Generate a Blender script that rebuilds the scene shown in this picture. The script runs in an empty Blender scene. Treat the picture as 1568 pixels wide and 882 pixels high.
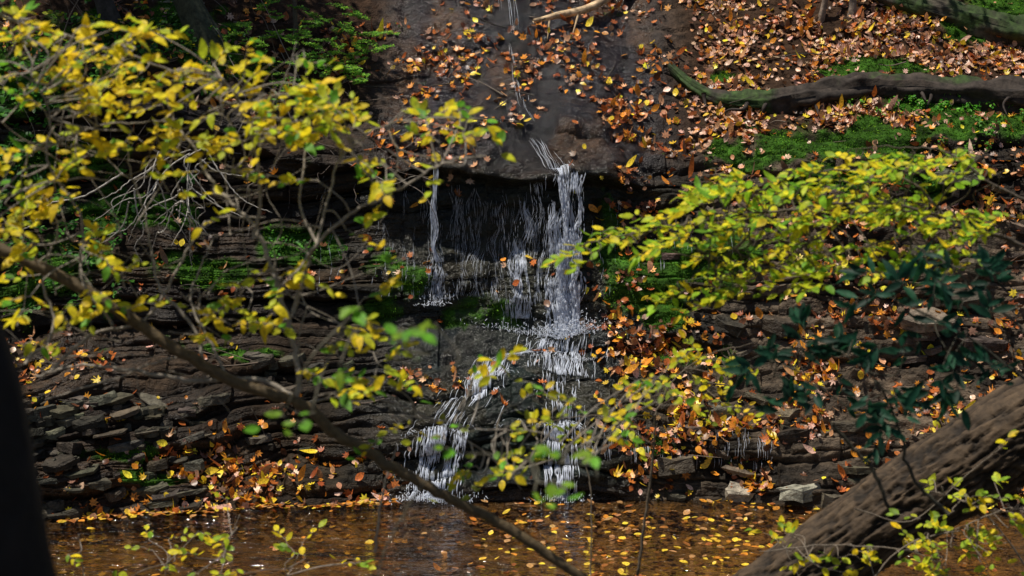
import bpy, math
import numpy as np
rng = np.random.default_rng(11)
scene = bpy.context.scene
scene.view_settings.view_transform = 'Standard'
scene.view_settings.look = 'None'
scene.view_settings.exposure = 0

# ------------------------------------------------------------------ noise
def _h(ix, iy, iz, seed):
    n = (ix.astype(np.int64)*374761393 + iy.astype(np.int64)*668265263 + iz.astype(np.int64)*2147483647 + seed*974634777) & 0xFFFFFFFF
    n = ((n ^ (n >> 13))*1274126177) & 0xFFFFFFFF
    n = ((n ^ (n >> 16))*2246822519) & 0xFFFFFFFF
    n = n ^ (n >> 15)
    return (n & 0xFFFFFF)/float(0xFFFFFF)
def vnoise(x, y, z, seed=0):
    x, y, z = np.broadcast_arrays(np.asarray(x, float), np.asarray(y, float), np.asarray(z, float))
    ix, iy, iz = np.floor(x), np.floor(y), np.floor(z)
    fx, fy, fz = x-ix, y-iy, z-iz
    fx = fx*fx*(3-2*fx); fy = fy*fy*(3-2*fy); fz = fz*fz*(3-2*fz)
    r = 0
    for a in (0, 1):
        wx = fx if a else 1-fx
        for b in (0, 1):
            wy = fy if b else 1-fy
            for c in (0, 1):
                wz = fz if c else 1-fz
                r = r + wx*wy*wz*_h(ix+a, iy+b, iz+c, seed)
    return r
def fbm(x, y, z, octv=4, seed=0):
    r = 0; a = .5; s = 0
    for o in range(octv):
        r = r + a*vnoise(x*2**o+o*7.1, y*2**o+o*3.3, z*2**o, seed+o); s += a; a *= .5
    return r/s
def sstep(a, b, x):
    t = np.clip((x-a)/(b-a), 0, 1); return t*t*(3-2*t)

# ------------------------------------------------------------------ mesh helpers
def make_mesh(name, verts, facelists, mat=None, col=None, smooth=False, parent=None, extra=None):
    me = bpy.data.meshes.new(name)
    verts = np.asarray(verts, np.float32)
    me.vertices.add(len(verts)); me.vertices.foreach_set("co", verts.ravel())
    loops = []; starts = []; off = 0
    for f in facelists:
        f = np.asarray(f, np.int32)
        if len(f) == 0: continue
        k = f.shape[1]
        loops.append(f.ravel()); starts.append(off+np.arange(len(f))*k); off += f.size
    loops = np.concatenate(loops).astype(np.int32); starts = np.concatenate(starts).astype(np.int32)
    me.loops.add(len(loops)); me.loops.foreach_set("vertex_index", loops)
    me.polygons.add(len(starts)); me.polygons.foreach_set("loop_start", starts)
    me.update(calc_edges=True)
    me.polygons.foreach_set("use_smooth", np.full(len(starts), bool(smooth)))
    if col is not None:
        c = np.ones((len(verts), 4), np.float32); c[:, :3] = col
        at = me.color_attributes.new("Col", 'FLOAT_COLOR', 'POINT'); at.data.foreach_set("color", c.ravel())
    if extra:
        for k, v in extra.items():
            at = me.attributes.new(k, 'FLOAT', 'POINT'); at.data.foreach_set("value", np.asarray(v, np.float32))
    me.validate()
    ob = bpy.data.objects.new(name, me); scene.collection.objects.link(ob)
    if mat: me.materials.append(mat)
    if parent: ob.parent = parent
    return ob
def empty(name):
    o = bpy.data.objects.new(name, None); scene.collection.objects.link(o); return o

def catmull(P, n):
    P = np.asarray(P, float)
    Q = np.vstack([2*P[0]-P[1], P, 2*P[-1]-P[-2]])
    out = []
    for i in range(1, len(Q)-2):
        t = np.linspace(0, 1, n, endpoint=False)[:, None]
        p0, p1, p2, p3 = Q[i-1], Q[i], Q[i+1], Q[i+2]
        out.append(.5*((2*p1)+(-p0+p2)*t+(2*p0-5*p1+4*p2-p3)*t**2+(-p0+3*p1-3*p2+p3)*t**3))
    out.append(P[-1][None]); return np.vstack(out)

class Tubes:
    def __init__(s): s.v = []; s.f = []; s.c = []; s.n = 0; s.t = []
    def add(s, pts, rad, k=5, col=(.2, .2, .2), bark=0, seed=0):
        pts = np.asarray(pts, float); m = len(pts); rad = np.broadcast_to(rad, (m,))
        T = np.gradient(pts, axis=0); T /= np.linalg.norm(T, axis=1)[:, None]+1e-9
        ref = np.array([.13, 1, .21])
        if abs(np.dot(T[0], ref)) > 1.0: ref = np.array([1, .1, .2])
        A = np.cross(T, ref); A /= np.linalg.norm(A, axis=1)[:, None]+1e-9
        B = np.cross(T, A)
        th = np.linspace(0, 2*np.pi, k, endpoint=False)
        R = np.repeat(rad[:, None], k, 1)
        if bark:
            L = np.concatenate([[0], np.cumsum(np.linalg.norm(np.diff(pts, axis=0), axis=1))])
            c_, s_ = np.cos(th)[None]*5, np.sin(th)[None]*5
            R = R*(1+bark*(fbm(c_+0*L[:, None], s_+0*L[:, None], L[:, None]*3, 4, seed)-.5)*2)
        V = pts[:, None]+R[..., None]*(np.cos(th)[None, :, None]*A[:, None]+np.sin(th)[None, :, None]*B[:, None])
        idx = s.n+np.arange(m*k).reshape(m, k)
        nx = np.roll(idx, -1, 1)
        s.f.append(np.stack([idx[:-1], nx[:-1], nx[1:], idx[1:]], -1).reshape(-1, 4))
        s.v.append(V.reshape(-1, 3)); s.c.append(np.tile(np.asarray(col, float), (m*k, 1))); s.n += m*k
        for end in (0, -1):
            s.v.append(pts[end][None]); s.c.append(np.asarray(col, float)[None]); ci = s.n; s.n += 1
            ring = idx[end]
            s.t.append(np.stack([ring, np.roll(ring, -1), np.full(k, ci)], -1))
    def build(s, name, mat, parent=None):
        return make_mesh(name, np.vstack(s.v), [np.vstack(s.f), np.vstack(s.t)], mat, np.vstack(s.c), True, parent)

# leaf templates -------------------------------------------------
def t_oval(w=.30):
    xs = np.array([0.0, .22, .5, .78, 1.0]); ww = np.array([0, .8, 1, .62, 0])*w
    v = [(0, 0, 0), (1, 0, 0)]
    for i in (1, 2, 3): v.append((xs[i], 0, 0))
    for i in (1, 2, 3): v.append((xs[i]+.02, ww[i], .06))
    for i in (1, 2, 3): v.append((xs[i]+.02, -ww[i], .06))
    q = [(2, 3, 6, 5), (3, 4, 7, 6), (3, 2, 8, 9), (4, 3, 9, 10)]
    t = [(0, 2, 5), (4, 1, 7), (2, 0, 8), (1, 4, 10)]
    return np.array(v, float), q, t
def t_maple():
    ang = np.radians([0, 20, 42, 66, 95, 118, 150, 180, 210, 242, 265, 294, 318, 340])
    r = np.array([.62, .34, .56, .30, .46, .27, .34, .14, .34, .27, .46, .30, .56, .34])
    v = [(0, 0, 0)]+[(a*math.cos(b), a*math.sin(b), .05*(-1)**i) for i, (a, b) in enumerate(zip(r, ang))]
    n = len(ang)
    return np.array(v, float), [], [(0, 1+i, 1+(i+1) % n) for i in range(n)]
def norm(a): return a/(np.linalg.norm(a, axis=-1, keepdims=True)+1e-9)

class Leaves:
    def __init__(s): s.v = []; s.q = []; s.t = []; s.c = []; s.n = 0
    def add(s, tmpl, pos, ax, nr, size, col, curl=0.):
        tv, tq, tt = tmpl; N = len(pos)
        if N == 0: return
        nr = norm(nr); ax = norm(ax - nr*np.sum(ax*nr, -1, keepdims=True)); b = np.cross(nr, ax)
        size = np.broadcast_to(size, (N,)); curl = np.broadcast_to(curl, (N,))
        L = np.repeat(tv[None], N, 0)
        L[..., 2] += curl[:, None]*(L[..., 0]**2+.6*L[..., 1]**2)+.35*curl[:, None]*L[..., 0]*L[..., 1]
        L = L*size[:, None, None]
        V = pos[:, None]+L[..., :1]*ax[:, None]+L[..., 1:2]*b[:, None]+L[..., 2:3]*nr[:, None]
        k = len(tv); off = s.n+np.arange(N)*k
        if len(tq): s.q.append((off[:, None, None]+np.array(tq)[None]).reshape(-1, 4))
        s.t.append((off[:, None, None]+np.array(tt)[None]).reshape(-1, 3))
        s.v.append(V.reshape(-1, 3)); s.c.append(np.repeat(col, k, 0)); s.n += N*k
    def build(s, name, mat, parent=None):
        return make_mesh(name, np.vstack(s.v), [np.vstack(s.q) if s.q else [], np.vstack(s.t)], mat, np.clip(np.vstack(s.c), 0, 1), True, parent)
OVAL, WIDE, NARROW, MAPLE = t_oval(.30), t_oval(.40), t_oval(.17), t_maple()

def pick(cols, w, N, var=.25):
    cols = np.array(cols); w = np.array(w, float); w /= w.sum()
    c = cols[rng.choice(len(cols), N, p=w)]
    return c*(1+var*(rng.random((N, 1))*2-1))*(1+.08*(rng.random((N, 3))*2-1))

# ------------------------------------------------------------------ materials
def mat_new(name):
    m = bpy.data.materials.new(name); m.use_nodes = True
    nt = m.node_tree; nt.nodes.clear()
    return m, nt, nt.nodes, nt.links
def leaf_material(name, transl=.4, rough=.45, spec=.4):
    m, nt, N, L = mat_new(name)
    out = N.new('ShaderNodeOutputMaterial'); at = N.new('ShaderNodeAttribute'); at.attribute_name = 'Col'
    tc = N.new('ShaderNodeTexCoord'); nz = N.new('ShaderNodeTexNoise'); nz.inputs['Scale'].default_value = 55; nz.inputs['Detail'].default_value = 1
    L.new(tc.outputs['Object'], nz.inputs['Vector'])
    mr = N.new('ShaderNodeMapRange'); mr.inputs['From Min'].default_value = .3; mr.inputs['From Max'].default_value = .7; mr.inputs['To Min'].default_value = .6; mr.inputs['To Max'].default_value = 1.25
    L.new(nz.outputs['Fac'], mr.inputs['Value'])
    mx = N.new('ShaderNodeVectorMath'); mx.operation = 'SCALE'; L.new(at.outputs['Color'], mx.inputs[0]); L.new(mr.outputs['Result'], mx.inputs['Scale'])
    p = N.new('ShaderNodeBsdfPrincipled'); p.inputs['Roughness'].default_value = rough; p.inputs['Specular IOR Level'].default_value = spec
    L.new(mx.outputs['Vector'], p.inputs['Base Color'])
    tr = N.new('ShaderNodeBsdfTranslucent'); L.new(mx.outputs['Vector'], tr.inputs['Color'])
    ms = N.new('ShaderNodeMixShader'); ms.inputs['Fac'].default_value = transl
    L.new(p.outputs[0], ms.inputs[1]); L.new(tr.outputs[0], ms.inputs[2]); L.new(ms.outputs[0], out.inputs['Surface'])
    return m
M_leaf = leaf_material('autumn_leaf_material', .5, .5, .22)
M_litter = leaf_material('leaf_litter_material', .2, .38, .4)
M_moss = leaf_material('moss_material', .3, .8, .1)

def bark_material(name, rough=.8, scale=14, bump=.6, vary=.6):
    m, nt, N, L = mat_new(name)
    out = N.new('ShaderNodeOutputMaterial'); at = N.new('ShaderNodeAttribute'); at.attribute_name = 'Col'
    tc = N.new('ShaderNodeTexCoord'); nz = N.new('ShaderNodeTexNoise'); nz.inputs['Scale'].default_value = scale; nz.inputs['Detail'].default_value = 4; nz.inputs['Roughness'].default_value = .65
    L.new(tc.outputs['Object'], nz.inputs['Vector'])
    mr = N.new('ShaderNodeMapRange'); mr.inputs['From Min'].default_value = .3; mr.inputs['From Max'].default_value = .7; mr.inputs['To Min'].default_value = 1-vary; mr.inputs['To Max'].default_value = 1+vary
    L.new(nz.outputs['Fac'], mr.inputs['Value'])
    mx = N.new('ShaderNodeVectorMath'); mx.operation = 'SCALE'; L.new(at.outputs['Color'], mx.inputs[0]); L.new(mr.outputs['Result'], mx.inputs['Scale'])
    p = N.new('ShaderNodeBsdfPrincipled'); p.inputs['Roughness'].default_value = rough; p.inputs['Specular IOR Level'].default_value = .3
    L.new(mx.outputs['Vector'], p.inputs['Base Color'])
    bp = N.new('ShaderNodeBump'); bp.inputs['Strength'].default_value = bump; bp.inputs['Distance'].default_value = .02
    L.new(nz.outputs['Fac'], bp.inputs['Height']); L.new(bp.outputs[0], p.inputs['Normal'])
    L.new(p.outputs[0], out.inputs['Surface'])
    return m
M_bark = bark_material('bark_material')
M_twig = bark_material('twig_bark_material', .65, 60, .3, .4)

def rock_material():
    m, nt, N, L = mat_new('wet_layered_rock_material')
    out = N.new('ShaderNodeOutputMaterial'); at = N.new('ShaderNodeAttribute'); at.attribute_name = 'Col'
    wt = N.new('ShaderNodeAttribute'); wt.attribute_name = 'wet'
    tc = N.new('ShaderNodeTexCoord')
    mp = N.new('ShaderNodeMapping'); mp.inputs['Scale'].default_value = (1, 1, 1.6); L.new(tc.outputs['Object'], mp.inputs['Vector'])
    n1 = N.new('ShaderNodeTexNoise'); n1.inputs['Scale'].default_value = 7; n1.inputs['Detail'].default_value = 4; n1.inputs['Roughness'].default_value = .7; L.new(mp.outputs[0], n1.inputs['Vector'])
    n2 = N.new('ShaderNodeTexNoise'); n2.inputs['Scale'].default_value = 50; n2.inputs['Detail'].default_value = 3; n2.inputs['Roughness'].default_value = .7; L.new(tc.outputs['Object'], n2.inputs['Vector'])
    mr = N.new('ShaderNodeMapRange'); mr.inputs['From Min'].default_value = .3; mr.inputs['From Max'].default_value = .7; mr.inputs['To Min'].default_value = .25; mr.inputs['To Max'].default_value = 1.8
    L.new(n1.outputs['Fac'], mr.inputs['Value'])
    mx = N.new('ShaderNodeVectorMath'); mx.operation = 'SCALE'; L.new(at.outputs['Color'], mx.inputs[0]); L.new(mr.outputs['Result'], mx.inputs['Scale'])
    p = N.new('ShaderNodeBsdfPrincipled')
    L.new(mx.outputs['Vector'], p.inputs['Base Color'])
    r = N.new('ShaderNodeMapRange'); r.inputs['To Min'].default_value = .85; r.inputs['To Max'].default_value = .14; L.new(wt.outputs['Fac'], r.inputs['Value'])
    ad = N.new('ShaderNodeMath'); ad.operation = 'MULTIPLY_ADD'; ad.inputs[1].default_value = .35; L.new(n2.outputs['Fac'], ad.inputs[0])
    sb = N.new('ShaderNodeMath'); sb.operation = 'SUBTRACT'; sb.inputs[1].default_value = .17; L.new(r.outputs['Result'], sb.inputs[0]); L.new(sb.outputs[0], ad.inputs[2])
    L.new(ad.outputs[0], p.inputs['Roughness'])
    sp = N.new('ShaderNodeMapRange'); sp.inputs['To Min'].default_value = .08; sp.inputs['To Max'].default_value = .38; L.new(wt.outputs['Fac'], sp.inputs['Value']); L.new(sp.outputs[0], p.inputs['Specular IOR Level'])
    b1 = N.new('ShaderNodeBump'); b1.inputs['Strength'].default_value = .9; b1.inputs['Distance'].default_value = .06; L.new(n1.outputs['Fac'], b1.inputs['Height'])
    b2 = N.new('ShaderNodeBump'); b2.inputs['Strength'].default_value = .9; b2.inputs['Distance'].default_value = .018; L.new(n2.outputs['Fac'], b2.inputs['Height']); L.new(b1.outputs[0], b2.inputs['Normal'])
    L.new(b2.outputs[0], p.inputs['Normal']); L.new(p.outputs[0], out.inputs['Surface'])
    return m
M_rock = rock_material()

# ------------------------------------------------------------------ terrain
ST = {
 -60: [(-60,9),(-16,3.4),(-3.4,.2),(-2.9,-.3),(-.9,-.25),(-.5,.0),(.1,.98),(.9,1.4),(1.2,1.5),(1.9,3.9),(3.5,5.4),(7,8.2),(20,15),(60,30)],
 -5.5:[(-60,9),(-16,3.4),(-3.4,.2),(-2.9,-.3),(-.9,-.25),(-.65,.0),(-.05,.98),(.8,1.4),(1.15,1.5),(1.9,3.9),(3.4,5.4),(7,8.2),(20,15),(60,30)],
 -4.2:[(-60,9),(-16,3.3),(-3.4,.2),(-2.9,-.3),(-.8,-.25),(-.5,.0),(0.1,.98),(.9,1.35),(1.2,1.5),(1.9,3.85),(3.5,5.2),(7,8),(20,15),(60,30)],
 -3.2:[(-60,9),(-16,3.3),(-3.4,.2),(-2.9,-.3),(-.6,-.25),(-.3,.0),(.25,.72),(.9,1.28),(1.25,1.5),(1.8,3.65),(3.5,5.0),(7,7.8),(20,15),(60,30)],
 -2.3:[(-60,9),(-16,3.3),(-3.4,.2),(-2.9,-.3),(-.5,-.22),(-.1,.0),(.45,.36),(.9,1.15),(1.3,1.52),(1.65,3.38),(3.5,4.7),(7,7.2),(20,15),(60,30)],
 -1.3:[(-60,9),(-16,3.3),(-3.4,.2),(-2.9,-.3),(-.5,-.22),(0,.0),(.25,.55),(.8,1.1),(1.3,1.5),(1.5,3.24),(3.5,4.55),(7,7.0),(20,15),(60,30)],
 -.5: [(-60,9),(-16,3.3),(-3.4,.2),(-2.9,-.3),(-.4,-.22),(0.0,.0),(.15,.74),(.65,1.12),(1.25,1.46),(1.5,3.20),(3.5,4.45),(7,6.9),(20,15),(60,30)],
 .5:  [(-60,9),(-16,3.3),(-3.4,.2),(-2.9,-.3),(-.3,-.22),(.05,.0),(.25,.72),(.65,1.08),(1.15,1.43),(1.45,3.16),(3.5,4.4),(7,6.8),(20,15),(60,30)],
 1.4: [(-60,9),(-16,3.3),(-3.4,.2),(-2.9,-.3),(-.3,-.22),(.1,.0),(.3,.6),(.8,1.2),(1.15,1.65),(1.65,3.08),(3.5,4.3),(7,6.8),(20,15),(60,30)],
 3:   [(-60,9),(-16,3.3),(-3.4,.2),(-2.9,-.3),(-.6,-.2),(-.1,.0),(.3,.62),(.95,1.2),(1.35,1.95),(2.0,3.25),(3.5,4.2),(7,6.8),(20,15),(60,30)],
 5:   [(-60,9),(-16,3.3),(-3.4,.2),(-2.9,-.3),(-.9,-.2),(-.4,.0),(.1,.55),(.9,1.2),(1.35,2.05),(2.1,3.3),(3.6,4.3),(7,6.9),(20,15),(60,30)],
 60:  [(-60,9),(-16,3.4),(-3.4,.2),(-2.9,-.3),(-.9,-.2),(-.4,.0),(.1,.55),(.9,1.2),(1.35,2.05),(2.1,3.3),(3.6,4.5),(7,7.2),(20,15),(60,30)],
}
sx = np.array(sorted(ST)); SP = np.array([ST[k] for k in sorted(ST)], float)
seg = [10, 36, 8, 60, 14, 90, 80, 70, 200, 140, 80, 30, 10]
dense = np.linspace(-6.6, 6.6, 621)
w = 6.6+np.geomspace(.04, 53.4, 40)
cx = np.concatenate([-w[::-1], dense, w])
K = np.zeros((len(cx), 14, 2))
for k in range(14):
    for c in range(2):
        K[:, k, c] = np.interp(cx, sx, SP[:, k, c])
for k in range(5, 11):
    K[:, k, 0] += .20*(fbm(cx*1.1, k*3.7, 0, 4, 50)-.5)*2
    if k > 5: K[:, k, 1] += .12*(fbm(cx*1.3, k*5.1, 4, 4, 51)-.5)*2
rows = []; TT = []
for k in range(13):
    for i in range(seg[k]):
        t = i/seg[k]; rows.append(K[:, k]*(1-t)+K[:, k+1]*t); TT.append(k+t)
rows.append(K[:, 13]); TT.append(13.)
G = np.array(rows); TT = np.array(TT)
Y = G[..., 0].copy(); Z = G[..., 1].copy(); X = np.repeat(cx[None], len(TT), 0); T = np.repeat(TT[:, None], len(cx), 1)
ker = np.hanning(13)[1:-1]; ker /= ker.sum()
def smooth_rows(A):
    B = A.copy(); h = len(ker)//2
    B[h:-h] = sum(ker[i]*A[i:len(A)-2*h+i] for i in range(2*h+1))
    return B
Y[60:-45] = smooth_rows(Y)[60:-45]; Z[60:-45] = smooth_rows(Z)[60:-45]
def normals(X, Y, Z):
    P = np.stack([X, Y, Z], -1)
    a = np.gradient(P, axis=1); b = np.gradient(P, axis=0)
    return norm(np.cross(a, b))
Nn = normals(X, Y, Z)
Z += 2.3*np.exp(-((X-4.7)**2+(Y+8.6)**2)/(2*.9**2))*(T < 2)
dn = (fbm(X*.7, Y*.7, Z*.7, 4, 5)-.5)
zz = Z-.10*X*(X < 0)+.03*X+.42*dn
def strata(zz, th, fx, seed):
    q = zz/th+1.6*vnoise(zz/th*.45, 0, 0, seed+9); li = np.floor(q); f = q-li
    sm = vnoise(X*fx+li*17.31, li*3.1, 0, seed)
    hb = _h(np.floor(X*fx*1.1+_h(li, li*0, li*0, seed+3)*9), li, li*0, seed+1)
    pr = .5*sm+.5*hb
    crack = np.exp(-(np.minimum(f, 1-f)/.09)**2)
    return (pr-.5)*2, crack, li
b1, c1, l1 = strata(zz, .27, .9, 21)
b2, c2, l2 = strata(zz, .062, 2.2, 33)
b3, c3, l3 = strata(zz+.1*dn, .13, 1.3, 43)
left = 1-sstep(-1.9, -1.0, X); right = sstep(1.0, 1.8, X)
rockzone = sstep(4.9, 5.2, T)*(1-sstep(9.1, 9.6, T))
slab = sstep(8.9, 9.3, T)*(1-sstep(11, 12, T))
cen = (1-left)*(1-right)
msk = sstep(.42, .58, fbm(X*.9, Y*.9+4, Z*1.6, 3, 64))
A1 = rockzone*(.15*left+.035*cen+.09*right)+slab*(.03+.04*right)
A2 = rockzone*(.024*left*(.2+.9*msk)+.002*cen+.006*right*msk)+slab*.004
A3 = rockzone*(.045*left+.008*cen+.020*right*(1-.5*msk))
lower = sstep(4.9, 5.1, T)*(1-sstep(7.8, 8.1, T)); A2 = A2+lower*.004*msk; A1 = A1+lower*cen*.07; A3 = A3+lower*(.025-.015*cen)
fine = (fbm(X*5, Y*5, Z*5, 4, 71)-.5); coarse = (fbm(X*1.2, Y*1.2, Z*1.2, 3, 72)-.5); mid = (fbm(X*2.6, Y*2.6, Z*3.2, 4, 73)-.5)
disp = A1*(b1-.5*c1)+A3*(b3-.4*c3)+A2*(b2-.6*c2)+(.07+.06*(1-left)*rockzone)*fine+.18*coarse*sstep(4.9, 5.3, T)+.25*mid*(1-left*.5)*rockzone
vert = (fbm(X*9, Y*1, Z*.9, 3, 79)-.5)*cen*sstep(7.9, 8.1, T)*(1-sstep(8.9, 9.05, T)); disp = disp+.06*vert
# the wall is undercut below the lip
disp = disp-(.24*cen+.16*left)*sstep(8.25, 8.6, T)*(1-sstep(8.92, 8.99, T))
disp = np.where(T < 4.9, .06*fine+.10*coarse*(np.abs(T-3.5) > 1), disp)
X = X+Nn[..., 0]*disp*.6; Y = Y+Nn[..., 1]*disp; Z = Z+Nn[..., 2]*disp
Nn = normals(X, Y, Z)
up = Nn[..., 2]
def C(r, g, b): return np.array([r, g, b])
lay = _h(l1, l1*0, l1*0, 91)[..., None]; lay2 = _h(l2, l2*0, l2*0, 92)[..., None]
col = C(.013, .010, .008)*(1-lay)+C(.042, .025, .013)*lay
col = col*(.6+.9*lay2)
big = fbm(X*.8+5, Y*.8, Z*.8, 4, 77)
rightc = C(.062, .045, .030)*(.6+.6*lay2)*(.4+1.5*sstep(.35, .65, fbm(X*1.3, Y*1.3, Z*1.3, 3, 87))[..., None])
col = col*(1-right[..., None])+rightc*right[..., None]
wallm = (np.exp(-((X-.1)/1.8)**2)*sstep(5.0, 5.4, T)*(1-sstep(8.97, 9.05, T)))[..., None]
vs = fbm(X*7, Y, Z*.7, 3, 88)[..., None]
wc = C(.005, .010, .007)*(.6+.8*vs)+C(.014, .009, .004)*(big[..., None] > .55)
wc = wc+C(.003, .006, .010)*(sstep(6.9, 7.2, T)*(1-sstep(8.0, 8.2, T)))[..., None]  # bluish tint on the ledge: sky reflection painted into the rock colour
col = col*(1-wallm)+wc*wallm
slabm = (slab*(1-sstep(1.5, 2.3, X))*sstep(-1.9, -1.1, X))[..., None]
slc = C(.013, .010, .011)*(.85+.3*lay2)+C(.050, .024, .006)*sstep(.52, .72, fbm(X*1.5, Y*1.0, 3, 4, 15))[..., None]
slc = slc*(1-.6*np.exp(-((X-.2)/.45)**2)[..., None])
col = col*(1-slabm)+slc*slabm
soil = (sstep(9.1, 9.5, T)*(1-slabm[..., 0]))[..., None]
col = col*(1-soil)+C(.042, .023, .013)*soil
near = (1-sstep(2.0, 2.4, T))[..., None]; col = col*(1-near)+C(.06, .045, .025)*near
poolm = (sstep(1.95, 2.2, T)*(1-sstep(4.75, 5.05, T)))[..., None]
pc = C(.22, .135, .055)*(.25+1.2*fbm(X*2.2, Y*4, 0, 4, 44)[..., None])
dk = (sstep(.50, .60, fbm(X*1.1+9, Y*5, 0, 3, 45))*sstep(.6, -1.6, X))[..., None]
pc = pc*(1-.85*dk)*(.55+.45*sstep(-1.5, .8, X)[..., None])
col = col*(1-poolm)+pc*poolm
mn = fbm(X*3, Y*3, Z*3, 4, 61)
moss = np.zeros_like(X)
def mossat(x, t, rx, rt, a=1.):
    global moss
    moss = np.maximum(moss, a*np.exp(-((X-x)/rx)**2-((T-t)/rt)**2))
for a in [(3.0, 9.12, .9, .25), (4.0, 9.15, 1.0, .3), (3.6, 8.85, 1.2, .2), (5.2, 9.4, 1.2, .3), (1.7, 7.95, .4, .2), (1.6, 8.25, .6, .35), (1.2, 8.4, .4, .4, .95), (2.3, 8.3, .5, .25, .9),
          (-2.3, 8.5, .45, .12), (-3.7, 8.55, .35, .08), (-3.4, 8.3, .7, .10), (-4.9, 8.8, .8, .15), (-4.4, 8.55, .5, .1), (-4.0, 5.6, .5, .13), (-3.6, 5.35, .4, .08), (-2.9, 7.3, .5, .2), (-5.0, 8.2, .8, .2, .8),
          (4.3, 9.95, .7, .10), (6.0, 10.2, 1.0, .15), (2.6, 9.95, .3, .06), (-1.2, 8.3, .6, .3, .62), (-.3, 8.1, .6, .2, .62), (1.1, 8.75, .3, .2, .75), (-3.8, 9.6, 1.5, .3, .8), (-5.5, 9.2, 1.2, .3, .8), (1.8, 7.2, .5, .3, .65), (1.5, 5.8, .6, .2, .65)]:
    mossat(*a)
mossf = np.clip(sstep(.31, .50, moss*.75+(mn-.5)*1.1), 0, 1)*(T > 5)
mc = C(.035, .095, .009)*(.35+1.2*vnoise(X*9, Y*9, Z*9, 4)[..., None])
col = col*(1-mossf[..., None])+mc*mossf[..., None]
wet = np.clip(.95*cen+.55*left*(.4+.8*msk)+.35*right+slabm[..., 0]*.4, 0, 1)*(1-mossf*.8)*(1-soil[..., 0]*.8)
R_, C_ = X.shape
idx = np.arange(R_*C_).reshape(R_, C_)
F = np.stack([idx[:-1, :-1], idx[:-1, 1:], idx[1:, 1:], idx[1:, :-1]], -1).reshape(-1, 4)
V = np.stack([X, Y, Z], -1)
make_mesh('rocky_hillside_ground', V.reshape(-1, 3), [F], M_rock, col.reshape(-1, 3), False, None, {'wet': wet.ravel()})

dcols = np.where(np.abs(cx) <= 6.6)[0]
def ground(x, y, tmin=9.0):
    j = int(np.argmin(np.abs(cx-x))); r = np.where(TT >= tmin)[0]
    return float(np.interp(y, np.maximum.accumulate(Y[r, j]), Z[r, j]))
def at(x, t):
    j = int(np.argmin(np.abs(cx-x))); i = int(np.argmin(np.abs(TT-t))); return V[i, j], Nn[i, j]

# ------------------------------------------------------------------ leaf litter
Pd = V[:, dcols]; Nd = Nn[:, dcols]; Xd = X[:, dcols]; Td = T[:, dcols]; Ud = up[:, dcols]
a = np.gradient(Pd, axis=0); b = np.gradient(Pd, axis=1); area = np.linalg.norm(np.cross(a, b), axis=-1)
def gauss(x, t, rx, rt): return np.exp(-((Xd-x)/rx)**2-((Td-t)/rt)**2)
clump = fbm(Xd*1.6, Pd[..., 1]*1.6, Pd[..., 2]*1.6, 4, 101); clump2 = sstep(.42, .6, clump)
flat = sstep(.15, .6, Ud)
D = np.zeros_like(Xd)
hillR = sstep(1.6, 2.6, Xd-.25*(Td-9))*sstep(9.05, 9.3, Td)*(1-sstep(11.0, 11.2, Td))
D += 520*hillR*(.25+clump2)
slabd = sstep(9.05, 9.15, Td)*(1-sstep(10.8, 11.1, Td))*(1-sstep(1.6, 2.4, Xd-.25*(Td-9)))*sstep(-2.6, -1.8, Xd)
D += 110*slabd*sstep(.50, .60, clump)
D += 190*gauss(-.95, 9.45, .5, .35)*(.05+clump2)+200*gauss(1.25, 9.25, .35, .3)*(.1+clump2)+110*gauss(.9, 9.95, .6, .12)*clump2+80*gauss(-1.0, 9.95, .7, .2)*clump2+110*gauss(.8, 9.55, .5, .1)*clump2
D += 70*(Xd < -1.8)*sstep(9.0, 9.2, Td)*(1-sstep(10.6, 11, Td))*clump2
D += 290*sstep(1.0, 1.9, Xd)*sstep(7.4, 7.6, Td)*(1-sstep(9.0, 9.1, Td))*(.1+.95*clump2)*(.12+flat)
D += 280*gauss(1.45, 8.75, .35, .3)*clump2+320*gauss(1.1, 8.1, .3, .2)*flat*clump2+280*gauss(1.5, 7.6, .7, .3)*(.2+clump2)
D += 400*sstep(.8, 1.5, Xd)*sstep(5.0, 5.2, Td)*(1-sstep(7.5, 7.6, Td))*(.1+clump2)*(.25+flat)
D += 450*gauss(-2.2, 5.45, 1.1, .4)*(1-sstep(-1.2, -.8, Xd))*(.3+clump2)
D += 260*gauss(-3.6, 5.05, 1.3, .08)+160*gauss(-2.2, 6.7, 1.2, .5)*flat*clump2+150*gauss(-4.5, 7., 1.5, .9)*flat*clump2
D += 90*gauss(-.6, 7.0, .8, .5)*clump2*flat+60*gauss(.2, 6.2, 1.0, .6)*clump2*flat+25*gauss(0, 8.3, 1, .5)*flat
D += 30*(Xd < -1)*sstep(8, 8.1, Td)*(1-sstep(9, 9.1, Td))*sstep(.5, .8, Ud)
D *= (1-.93*mossf[:, dcols]*sstep(1, 2, Xd))
W_ = D*area; tot = W_.sum()
Nl = int(min(tot, 30000)); print('litter', tot, Nl)
pk = rng.choice(W_.size, Nl, p=(W_/tot).ravel())
pp = Pd.reshape(-1, 3)[pk]; nn = Nd.reshape(-1, 3)[pk]; tt_ = Td.ravel()[pk]; xx_ = Xd.ravel()[pk]
nrm = norm(nn*.9+np.array([-.1, -.2, .45])+rng.normal(0, .5, (Nl, 3)))
pos = pp+nn*(.012+.03*rng.random((Nl, 1)))+rng.normal(0, .012, (Nl, 3))*[1, .3, .3]
ax = rng.normal(0, 1, (Nl, 3))
LC = [(.50, .14, .03), (.66, .34, .17), (.95, .64, .04), (.80, .30, .03), (.13, .05, .022), (.78, .48, .34), (.32, .08, .02), (.24, .12, .07)]
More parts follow.
